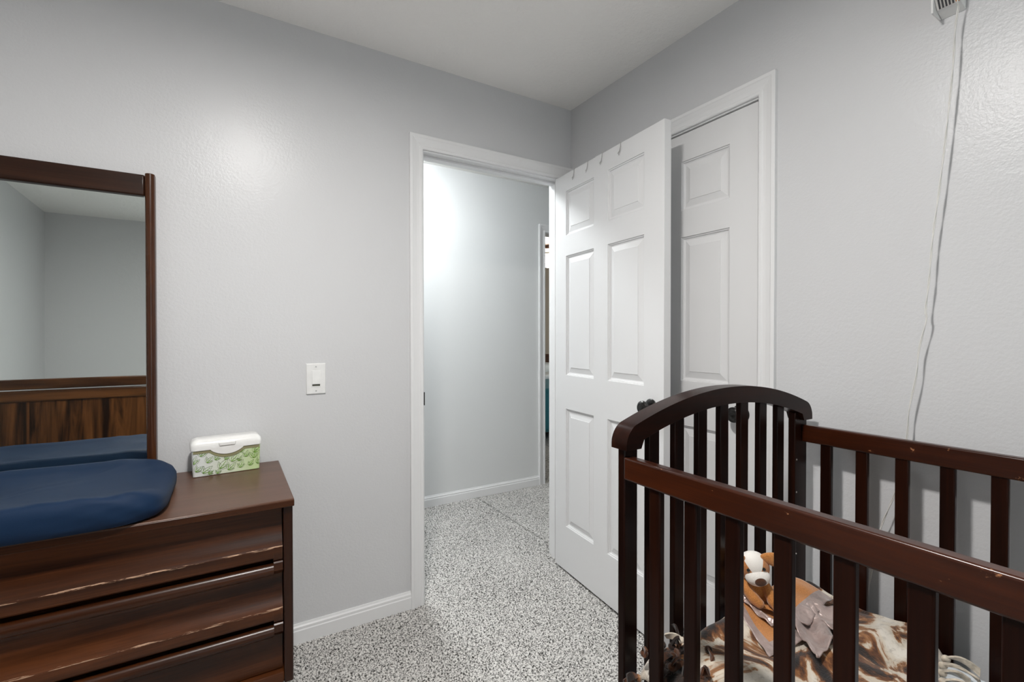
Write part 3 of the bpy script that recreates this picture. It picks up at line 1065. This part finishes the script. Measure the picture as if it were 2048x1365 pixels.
# ------------------------------------------------------------------ crib
CX0, CX1 = -0.829, -0.052          # outer faces of front and back
CYA, CYB = -1.229, -2.60
crib = tag(empty('crib', ((CX0 + CX1) / 2, (CYA + CYB) / 2, 0)), 'dark espresso wooden baby crib with slatted sides and arched end', 'crib')
KS = tuple(crib.location)
def kpart(mb, name, mat, bevel=0.003, seg=2, parent=None, **k):
    o = mb.build(name, mat, shift=KS, bevel=bevel, seg=seg, **k)
    o.location = (0, 0, 0)
    o.parent = parent or crib
    return o
ZR0, ZR1 = 0.893, 0.945
def end_panel(y0, y1, sgn):
    """y0..y1 is the slab of the panel; sgn is the side facing the crib's middle"""
    for xa, xb in ((CX0, CX0 + 0.042), (CX1 - 0.068, CX1)):
        kpart(MB().box(xa, xb, y0, y1, 0.0047, 0.985), 'post', M['crib'], 0.003)
    # arched cap
    n = 64
    n = 64
    xl, xr = CX0 - 0.007, CX1 + 0.004
    def zc(x):
        t = (x - (xl + xr) / 2) / ((xr - xl) / 2)
        return 1.084 - 0.078 * t * t
    top, bot = [], []
    for k in range(n + 1):
        x = xl + (xr - xl) * (1 - math.cos(PI * k / n)) / 2
        z = zc(x)
        d = min(x - xl, xr - x)
        rr = 0.030
        if d < rr:
            z -= 1.15 * (rr - math.sqrt(max(0, rr * rr - (rr - d) ** 2)))
        top.append((x, z))
    for k in range(n + 1):
        x = xr - (xr - xl) * (1 - math.cos(PI * k / n)) / 2
        z = zc(x) - 0.045
        lim = 0.955
        d = min(x - xl, xr - x)
        if d < 0.047:
            z = 0.961
        bot.append((x, max(z, 0.961)))
    bot.reverse()
    bot = [(x, min(zb_, zt_ - 0.0005)) for (x, zb_), (_, zt_) in zip(bot, top)]
    ya, yb = y0 - 0.014, y1 + 0.014
    v, f = [], []
    for (xt, zt_), (xb_, zb_) in zip(top, bot):
        v += [(xt, ya, zt_), (xb_, ya, zb_), (xb_, yb, zb_), (xt, yb, zt_)]
    for k in range(n):
        for e in range(4):
            g = (e + 1) % 4
            f.append((k * 4 + e, k * 4 + g, k * 4 + 4 + g, k * 4 + 4 + e))
    f += [(0, 1, 2, 3), (n * 4, n * 4 + 1, n * 4 + 2, n * 4 + 3)]
    kpart(MB().add(v, f), 'arched_cap', M['crib_x'], 0.004, 3, angle=30)
    # lower rail and slats
    kpart(MB().box(CX0 + 0.042, CX1 - 0.068, y0 + 0.001, y1 - 0.001, 0.16, 0.215), 'end_rail', M['crib_x'], 0.003)
    for k in range(7):
        xa = -0.747 + 0.0895 * k
        xm = xa + 0.019
        ht = zc(xm) - 0.040
        ym = (y0 + y1) / 2
        kpart(MB().box(xa, xa + 0.036, ym - 0.008, ym + 0.008, 0.21, ht), 'end_slat', M['crib'], 0.0025)
end_panel(-1.250, CYA, -1)
end_panel(CYB, CYB + 0.021, 1)
def side(xa, xb, slat_y0, pitch, n, sx0, sx1, mat):
    kpart(MB().box(xa, xb, CYB + 0.021, -1.250, ZR0, ZR1), 'top_rail', mat, 0.0045, 3)
    kpart(MB().box(xa, xb, CYB + 0.021, -1.250, 0.20, 0.25), 'bottom_rail', mat, 0.004)
    for k in range(n):
        y = slat_y0 - pitch * k
        kpart(MB().box(sx0, sx1, y - 0.0295, y, 0.245, ZR0 + 0.004), 'slat', M['crib'], 0.003)
side(CX0 - 0.003, CX0 + 0.023, -1.321, 0.0896, 14, CX0 + 0.002, CX0 + 0.018, M['crib_y'])
side(-0.085, -0.060, -1.302, 0.0922, 14, -0.080, -0.064, M['crib_y'])
# steel bolts on the far post
for zz in (0.84, 0.74, 0.64, 0.55):
    kpart(MB().lathe([(0, 0.0028), (0.001, 0.0026), (0.0015, 0.001)], (CX1 - 0.058, -1.250, zz), (0, -1, 0), 10), 'bolt', M['brass'], 0)
kpart(MB().box(CX0 + 0.03, CX1 - 0.04, CYB + 0.03, -1.262, 0.285, 0.30), 'mattress_support', M['crib_x'], 0.001)

# mattress
mt = MB().box(-0.796, -0.092, CYB + 0.035, -1.262, 0.3005, 0.425).build('crib_mattress', M['sheet'], bevel=0.03, seg=5, shift=(-0.444, -1.92, 0.3005))
tag(mt, 'pale sheeted mattress inside the crib', 'mattress')

# ------------------------------------------------------------------ fleece blanket
def blanket_z(x, y):
    nz = mnoise.noise
    z = 0.474
    z += 0.016 * nz(Vector((x * 6.0, y * 6.5, 1.3))) + 0.007 * nz(Vector((x * 15, y * 15, 4.1)))
    # pile up against the end panel
    e = max(0.0, 1 - (-1.266 - y) / 0.16)
    z += 0.026 * e * (0.7 + 0.6 * nz(Vector((x * 5, 0.2, 8)))) * (1 if x < -0.2 else 0.3)
    # rolled crease running from back to front
    z += 0.012 * math.exp(-((y + 1.47 + 0.25 * (x + 0.4)) / 0.03) ** 2)
    return z
BLX0, BLX1 = -0.802, -0.095
def bl_fn(u, v):
    # u along x (front -> back), v along y (end panel -> middle)
    x = BLX0 + (BLX1 - BLX0) * u
    yend = -1.80 + 0.19 * u + 0.018 * math.sin(u * 9)
    y = -1.2655 + (yend + 1.2655) * v
    z = blanket_z(x, y)
    d = min((x - BLX0), (y - yend) * 1.0)
    if d < 0.045:
        z -= 0.045 * (1 - d / 0.045) ** 1.8 * 0.85
    dl = -1.2655 - y
    if dl < 0.03:
        z -= 0.02 * (1 - dl / 0.03) ** 2
    db = BLX1 - x
    if db < 0.03:
        z -= 0.012 * (1 - db / 0.03) ** 2 - 0.006
    return (x, y, max(z, 0.4295))
mb = MB().grid(110, 90, bl_fn)
BS = (-0.45, -1.53, 0.43)
bl = mb.build('fleece_blanket', M['fleece'], smooth=True, angle=180, shift=BS, fix=False)
sm = bl.modifiers.new('thickness', 'SOLIDIFY')
sm.thickness = 0.006
sm.offset = 1.0
tag(bl, 'cream, brown and black hide print fleece blanket with knotted fringe in the crib', 'blanket')

def strip(p0, d, ln, wd, lift, mat, rs):
    """a short fleece strip with a knot near its root"""
    p0, d = Vector(p0), Vector(d).normalized()
    side_v = d.cross(Vector((0, 0, 1)))
    side_v = side_v.normalized() if side_v.length > .1 else Vector((1, 0, 0))
    tw = rs.uniform(-.7, .7)
    mb = MB()
    n = 8
    rows = []
    for k in range(n + 1):
        t = k / n
        c = p0 + d * ln * t + Vector((0, 0, lift * math.sin(PI * t) - 0.35 * lift * t * t))
        wv = (side_v * math.cos(tw + 1.6 * t) + Vector((0, 0, 1)) * math.sin(tw + 1.6 * t)) * wd * (0.6 + 0.5 * t)
        up = wv.cross(d).normalized() * 0.0022
        rows.append([c - wv + up, c + wv + up, c + wv - up, c - wv - up])
    v = [p for r in rows for p in r]
    f = []
    for k in range(n):
        for e in range(4):
            g = (e + 1) % 4
            f.append((k * 4 + e, k * 4 + g, k * 4 + 4 + g, k * 4 + 4 + e))
    f += [(3, 2, 1, 0), (n * 4, n * 4 + 1, n * 4 + 2, n * 4 + 3)]
    mb.add(v, f)
    mb.ball(p0 + d * 0.006, (0.009, 0.009, 0.008), None, 10, 7)
    o = mb.build('fringe_strip', mat, shift=BS, smooth=True, angle=60)
    o.location = (0, 0, 0)
    o.parent = bl
    return o
rs = random.Random(11)
mats = [M['fleece_dark'], M['fleece_black'], M['fleece_dark'], M['fleece'], M['fleece_pale']]
for k in range(30):
    # tangle in the near left corner of the crib
    x = rs.uniform(-0.800, -0.64)
    y = rs.uniform(-1.275, -1.40) if x < -0.72 else rs.uniform(-1.272, -1.33)
    z = max(blanket_z(x, y), 0.43) + rs.uniform(-0.018, 0.012)
    a = rs.uniform(0, 2 * PI)
    d = (0.4 * math.cos(a) - 0.25, 0.5 * math.sin(a), rs.uniform(-.4, .5))
    strip((x, y, z), d, rs.uniform(.03, .05), rs.uniform(.006, .010), rs.uniform(.004, .014), mats[k % 5 if k % 5 < 4 or k % 2 else 0], rs)
for k in range(4):
    strip((-0.822, -1.268 - 0.008 * k, 0.425 + 0.012 * k), (-1, 0.2, -.3 + .2 * k), 0.035, 0.008, 0.006, mats[k], rs)
for k in range(9):
    u = 0.96 - 0.055 * k
    x, y, z = bl_fn(u, 1.0)
    strip((x, y + 0.004, z + 0.008), (rs.uniform(-.3, .3), -1, rs.uniform(-.1, .2)), rs.uniform(.05, .075), 0.008, 0.012, M['fleece_pale'] if k < 5 else mats[k % 4], rs)

# ------------------------------------------------------------------ plush dog with its comfort blanket
dog = tag(empty('plush_dog', (-0.388, -1.289, 0.506), math.radians(-58.7)), 'tan and white plush dog comforter with satin trimmed blanket in the crib', 'plush toy')
# local: -y towards the photographer's corner, x to the right, z up
def jitter(p):
    return p
bodyb = MB()
bodyb.ball((0.004, 0.004, 0.038), (0.040, 0.032, 0.050))
bodyb.ball((-0.002, -0.004, 0.076), (0.026, 0.024, 0.022))
bodyb.tube([(-0.028, -0.014, 0.066), (-0.020, -0.036, 0.044), (0.000, -0.047, 0.026), (0.010, -0.049, 0.020)], [0.013, 0.0155, 0.0175, 0.014], 14)
bodyb.ball((0.012, -0.049, 0.019), (0.0145, 0.0145, 0.0145))
bodyb.tube([(0.026, -0.008, 0.066), (0.040, -0.024, 0.046), (0.050, -0.036, 0.024), (0.058, -0.042, 0.016)], [0.013, 0.015, 0.0165, 0.013], 14)
bodyb.ball((0.058, -0.042, 0.016), (0.0135, 0.0135, 0.0135))
o = bodyb.build('body', M['plush'], dog, smooth=True, angle=180)
rm = o.modifiers.new('remesh', 'REMESH')
rm.mode = 'VOXEL'
rm.voxel_size = 0.0032
rm.use_smooth_shade = True
sm = o.modifiers.new('smooth', 'SMOOTH')
sm.iterations = 6
hd = MB().ball((0, 0, 0), (0.0445, 0.040, 0.0435), None, 40, 26, fn=lambda p: Vector((p.x * (1 + 0.10 * max(0, -p.z) / 0.0435), p.y, p.z))).build('head', M['dog_head'], dog, smooth=True, angle=180, loc=(-0.004, -0.014, 0.114))
hd.rotation_euler = (math.radians(12), math.radians(-10), math.radians(14))
MB().ball((0.002, -0.031, -0.0165), (0.0350, 0.0250, 0.0255), None, 28, 18).build('muzzle', M['plush_white'], hd, smooth=True, angle=180)
MB().ball((0.004, -0.0530, -0.0165), (0.0165, 0.0070, 0.0130), None, 20, 14).build('nose', M['plush_nose'], hd, smooth=True, angle=180)
for s in (-1, 1):
    MB().ball((s * 0.0215, -0.0335, 0.0105), (0.0052, 0.0042, 0.0062), None, 16, 10).build('eye', M['eye'], hd, smooth=True, angle=180)
    eb = MB()
    R_ = Matrix.Rotation(s * math.radians(24), 3, 'Y') @ Matrix.Rotation(math.radians(-18), 3, 'X')
    eb.ball((s * 0.050, -0.010, 0.0275), (0.031, 0.0095, 0.019), R_, 24, 14, fn=lambda p: Vector((p.x, p.y, p.z * (1 + 0.35 * s * p.x / 0.031))))
    eb.build('ear', M['plush'], hd, smooth=True, angle=180)
dog.scale = (0.87, 0.87, 0.87)
# comfort blanket: folded plush squares with a satin border
def lovey(name, corners, zfn, seed, border=0.16, sides=(1, 1, 1, 1), n=34, ripple=0.004):
    c = [Vector((x, y, 0)) for x, y in corners]
    def fn(u, v):
        p = (c[0] * (1 - u) + c[1] * u) * (1 - v) + (c[3] * (1 - u) + c[2] * u) * v
        e = min(u if sides[3] else 1, 1 - u if sides[1] else 1, v if sides[0] else 1, 1 - v if sides[2] else 1)
        z = zfn(u, v) + ripple * mnoise.noise(Vector((p.x * 22 + seed, p.y * 22, seed)))
        if e < border:
            t = (u if e in (v, 1 - v) else v)
            z += ripple * 0.8 * math.sin(t * 15 + seed) * (1 - e / border)
        return (p.x, p.y, z)
    def mf(u, v):
        e = min(u if sides[3] else 1, 1 - u if sides[1] else 1, v if sides[0] else 1, 1 - v if sides[2] else 1)
        return 1 if e < border else 0
    mb = MB().grid(n, n, fn, mfn=mf)
    mw = Matrix.Translation(dog.location) @ Matrix.Rotation(dog.rotation_euler.z, 4, 'Z') @ Matrix.Scale(0.87, 4)
    inv = mw.inverted()
    mb.v = [tuple(inv @ Vector(p)) for p in mb.v]
    o = mb.build(name, [M['plush'], M['satin']], dog, smooth=True, angle=180, fix=False)
    t = o.modifiers.new('thickness', 'SOLIDIFY')
    t.thickness = 0.0035
    t.offset = 1
    return o
bz = lambda x, y, d: max(blanket_z(x, y), 0.43) + d
# flap under and in front of the dog
lovey('comfort_blanket', [(-0.455, -1.285), (-0.365, -1.285), (-0.395, -1.425), (-0.535, -1.415)], lambda u, v: bz(-0.43, -1.28 - 0.13 * v, 0.012) - 0.004 * v, 1.0, 0.2, (0, 0, 1, 1))
lovey('comfort_blanket', [(-0.432, -1.268), (-0.405, -1.268), (-0.395, -1.352), (-0.440, -1.368)], lambda u, v: bz(-0.42, -1.28 - 0.08 * v, 0.030) - 0.010 * (u - 0.3) ** 2 * 4 - 0.01 * v, 8.3, 0.5, (1, 1, 1, 1), 24, 0.005)
# upper fold running right with a broad satin hem
lovey('comfort_blanket', [(-0.44, -1.275), (-0.19, -1.275), (-0.175, -1.385), (-0.36, -1.41)], lambda u, v: bz(-0.42 + 0.22 * u, -1.28 - 0.11 * v, 0.020) + 0.014 * math.sin(v * PI * 0.8) - 0.006 * v, 2.7, 0.30, (0, 0, 1, 0))
# lower crumpled satin end
lovey('comfort_blanket', [(-0.37, -1.37), (-0.27, -1.36), (-0.335, -1.47), (-0.465, -1.485)], lambda u, v: bz(-0.40 + 0.1 * u, -1.37 - 0.1 * v, 0.012) + 0.010 * math.sin(u * 7 + v * 3) + 0.004, 4.4, 0.49, (1, 1, 1, 1), 34, 0.007)
lovey('comfort_blanket', [(-0.30, -1.375), (-0.22, -1.365), (-0.25, -1.455), (-0.335, -1.47)], lambda u, v: bz(-0.30 + 0.1 * u, -1.38 - 0.08 * v, 0.020) + 0.009 * math.sin(u * 5 - v * 6), 6.1, 0.49, (1, 1, 1, 1), 30, 0.006)

# ------------------------------------------------------------------ wall device and its cord
dev = tag(empty('monitor_bracket', (0, -1.573, 2.041)), 'white wall mounted monitor with printed label near the ceiling', 'monitor')
DZ = 2.03
mb = MB().prism([(0.0, 0.0), (-0.034, 0.012), (-0.050, 0.035), (-0.050, 0.12), (0.0, 0.12)], lambda x, z: (x, -0.026, z), lambda x, z: (x, 0.022, z))
mb.build('housing', M['plastic'], dev, bevel=0.002)
MB().box(-0.056, -0.002, 0.022, 0.0265, 0.0, 0.12).build('side_flange', M['plastic'], dev, bevel=0.001)
o = MB().prism([(-0.0345, 0.0118), (-0.0502, 0.0346), (-0.0510, 0.0346), (-0.0353, 0.0112)], lambda x, z: (x, -0.024, z), lambda x, z: (x, 0.020, z)).build('label_sticker', M['label'], dev)
for k in range(5):
    y0 = 0.016 - 0.0065 * k
    MB().prism([(-0.0360, 0.0121), (-0.0509, 0.0338), (-0.0513, 0.0336), (-0.0364, 0.0119)], lambda x, z: (x, y0, z), lambda x, z: (x, y0 - 0.0036, z)).build('printed_line', M['ink'], dev)
MB().prism([(-0.0360, 0.0121), (-0.0509, 0.0338), (-0.0513, 0.0336), (-0.0364, 0.0119)], lambda x, z: (x, -0.0165, z), lambda x, z: (x, -0.0232, z)).build('orange_stripe', M['orange'], dev)

cp = [(-1.591, 2.06), (-1.591, 2.043), (-1.585, 1.99), (-1.581, 1.891), (-1.570, 1.744), (-1.558, 1.608), (-1.544, 1.469), (-1.538, 1.366), (-1.531, 1.287), (-1.533, 1.261), (-1.518, 1.182),
      (-1.513, 1.115), (-1.498, 1.019), (-1.494, 0.951), (-1.482, 0.87), (-1.468, 0.787), (-1.436, 0.679), (-1.417, 0.565), (-1.40, 0.42), (-1.39, 0.22), (-1.385, 0.02)]
pts = []
for i in range(len(cp) - 1):
    for k in range(10):
        t = k / 10
        p0 = cp[max(i - 1, 0)]
        p1, p2 = cp[i], cp[i + 1]
        p3 = cp[min(i + 2, len(cp) - 1)]
        def cr(a, b_, c, d):
            return 0.5 * ((2 * b_) + (-a + c) * t + (2 * a - 5 * b_ + 4 * c - d) * t * t + (-a + 3 * b_ - 3 * c + d) * t ** 3)
        pts.append((cr(p0[0], p1[0], p2[0], p3[0]), cr(p0[1], p1[1], p2[1], p3[1])))
mb = MB()
for ph in (0, PI):
    path = []
    for i, (y, z) in enumerate(pts):
        a = z * 34 + ph + 1.2 * math.sin(z * 9)
        path.append((-0.034 + 0.0013 * math.cos(a) - (0.010 if z > 2.045 else 0), y - 0.003 + 0.0013 * math.sin(a), z))
    mb.tube(path, 0.0013, 6)
cord = mb.build('power_cord', M['cord'], smooth=True, angle=180, fix=False, shift=(-0.027, -1.39, 0.02))
tag(cord, 'thin white twin cord hanging down the wall behind the crib', 'cord')

# ------------------------------------------------------------------ small wire hooks over the top of the open door
def on_leaf(u, out, z):
    n_ = (U[1], -U[0])
    return (-0.113 + U[0] * u + n_[0] * out, -0.013 + U[1] * u + n_[1] * out, z)
hl = ['nearest the hinge', 'second from the hinge', 'third from the hinge', 'nearest the free edge']
for k, u_ in enumerate((0.178, 0.292, 0.403, 0.531)):
    mb = MB()
    zt = 0.013 + LH
    sg = 1 if k != 1 else 0.8
    mb.tube([on_leaf(u_, -0.010, zt + 0.0012), on_leaf(u_, 0.0012, zt + 0.0012), on_leaf(u_ - 0.001, 0.0016, zt - 0.016), on_leaf(u_ - 0.006 * sg, 0.0022, zt - 0.032), on_leaf(u_ - 0.013 * sg, 0.006, zt - 0.043)], 0.0015, 6)
    mb.tube([on_leaf(u_ - 0.003, 0.0018, zt - 0.022), on_leaf(u_ - 0.002, 0.005, zt - 0.036), on_leaf(u_ - 0.006, 0.008, zt - 0.052)], 0.0012, 6)
    p = on_leaf(u_, 0.0, zt)
    o = mb.build('wire_hook', M['hook'], smooth=True, angle=180, fix=False, shift=p)
    tag(o, 'small forked wire hook over the open door, ' + hl[k], 'hook', 'wire hooks on the top of the open door')

# ------------------------------------------------------------------ bed behind the photographer (seen in the mirror)
BX0, BX1, BYF, BYH = -2.93, -2.02, -2.20, -3.62
bed = tag(empty('toddler_bed', ((BX0 + BX1) / 2, (BYF + BYH) / 2, 0)), 'walnut toddler bed whose panelled headboard shows in the dresser mirror', 'bed')
QS = tuple(bed.location)
def bpart(mb, name, mat, bevel=0.003, parent=None, **k):
    o = mb.build(name, mat, shift=QS, bevel=bevel, **k)
    o.location = (0, 0, 0)
    o.parent = parent or bed
    return o
def board(y0, y1, top, front):
    s = 1 if front else -1
    bpart(MB().box(BX0, BX0 + 0.05, y0, y1, 0, top), 'post', M['bed_wood'])
    bpart(MB().box(BX1 - 0.05, BX1, y0, y1, 0, top), 'post', M['bed_wood'])
    bpart(MB().box(BX0 + 0.05, BX1 - 0.05, y0, y1, top - 0.066, top), 'top_rail', M['bed_wood_x'], 0.006)
    bpart(MB().box(BX0 + 0.05, BX1 - 0.05, y0 + 0.004, y1 - 0.006, top - 0.146, top - 0.072), 'moulded_rail', M['bed_wood_x'], 0.008)
    nb = 1
    bpart(MB().box(BX0 + 0.05, BX1 - 0.05, y0 + 0.012, y1 - 0.014, 0.14, top - 0.14), 'panel', M['bed_wood'], 0.0)
    bpart(MB().box(BX0 + 0.05, BX1 - 0.05, y0, y1, 0.10, 0.16), 'bottom_rail', M['bed_wood_x'])
board(BYF - 0.045, BYF, 1.020, True)
board(BYH, BYH + 0.045, 0.66, False)
for xa in (BX0 + 0.01, BX1 - 0.035):
    bpart(MB().box(xa, xa + 0.025, BYH + 0.045, BYF - 0.045, 0.24, 0.40), 'side_rail', M['bed_wood_x'])
bpart(MB().box(BX0 + 0.04, BX1 - 0.04, BYH + 0.05, BYF - 0.05, 0.30, 0.55), 'mattress', M['linen'], 0.04)

# ------------------------------------------------------------------ bed and ceiling fan across the hall
fb_ = tag(empty('far_bed', (2.05, 3.1, 0)), 'bed with teal bedding glimpsed through the doorway across the hall', 'bed')
FS = (2.05, 3.1, 0)
def fpart(mb, name, mat, bevel=0.0, **k):
    o = mb.build(name, mat, shift=FS, bevel=bevel, **k)
    o.location = (0, 0, 0)
    o.parent = fb_
    return o
fpart(MB().box(1.25, 2.85, 2.30, 4.20, 0.12, 0.62), 'mattress', M['teal'], 0.05)
fpart(MB().box(1.24, 2.86, 3.30, 4.15, 0.60, 0.68), 'folded_cover', M['linen'], 0.03)
for xa in (1.35, 2.10):
    fpart(MB().box(xa, xa + 0.66, 3.70, 4.14, 0.66, 0.80), 'pillow', M['linen'], 0.06)
fpart(MB().box(1.2, 2.9, 4.22, 4.28, 0.0, 0.92), 'headboard', M['bed_wood_x'], 0.01)
for xa in (1.30, 2.74):
    for ya in (2.38, 4.1):
        fpart(MB().box(xa, xa + 0.06, ya, ya + 0.06, 0, 0.13), 'leg', M['bed_wood'])
fan = tag(empty('ceiling_fan', (1.665, 2.555, RZ)), 'ceiling fan with a glowing globe glimpsed across the hall', 'ceiling fan')
MB().tube([(0, 0, 0), (0, 0, -0.16)], 0.02, 12).build('rod', M['brass'], fan)
MB().lathe([(0.10, 0.04), (0.12, 0.09), (0.20, 0.10), (0.23, 0.06)], (0, 0, 0), (0, 0, -1), 24).build('motor', M['brass'], fan, smooth=True)
for k in range(5):
    a = 2 * PI * k / 5 + 0.3
    c, s = math.cos(a), math.sin(a)
    MB().prism([(0.10, -0.05), (0.60, -0.065), (0.62, 0.0), (0.60, 0.065), (0.10, 0.05)], lambda x, y: (c * x - s * y, s * x + c * y, -0.165 + 0.1 * y), lambda x, y: (c * x - s * y, s * x + c * y, -0.157 + 0.1 * y)).build('blade', M['bed_wood_x'], fan)
MB().ball((0, 0, -0.325), (0.085, 0.085, 0.085), None, 24, 16).build('globe', M['lamp_far'], fan, smooth=True, angle=180)
MB().lathe([(0.22, 0.05), (0.25, 0.045)], (0, 0, 0), (0, 0, -1), 16).build('globe_fitter', M['brass'], fan)
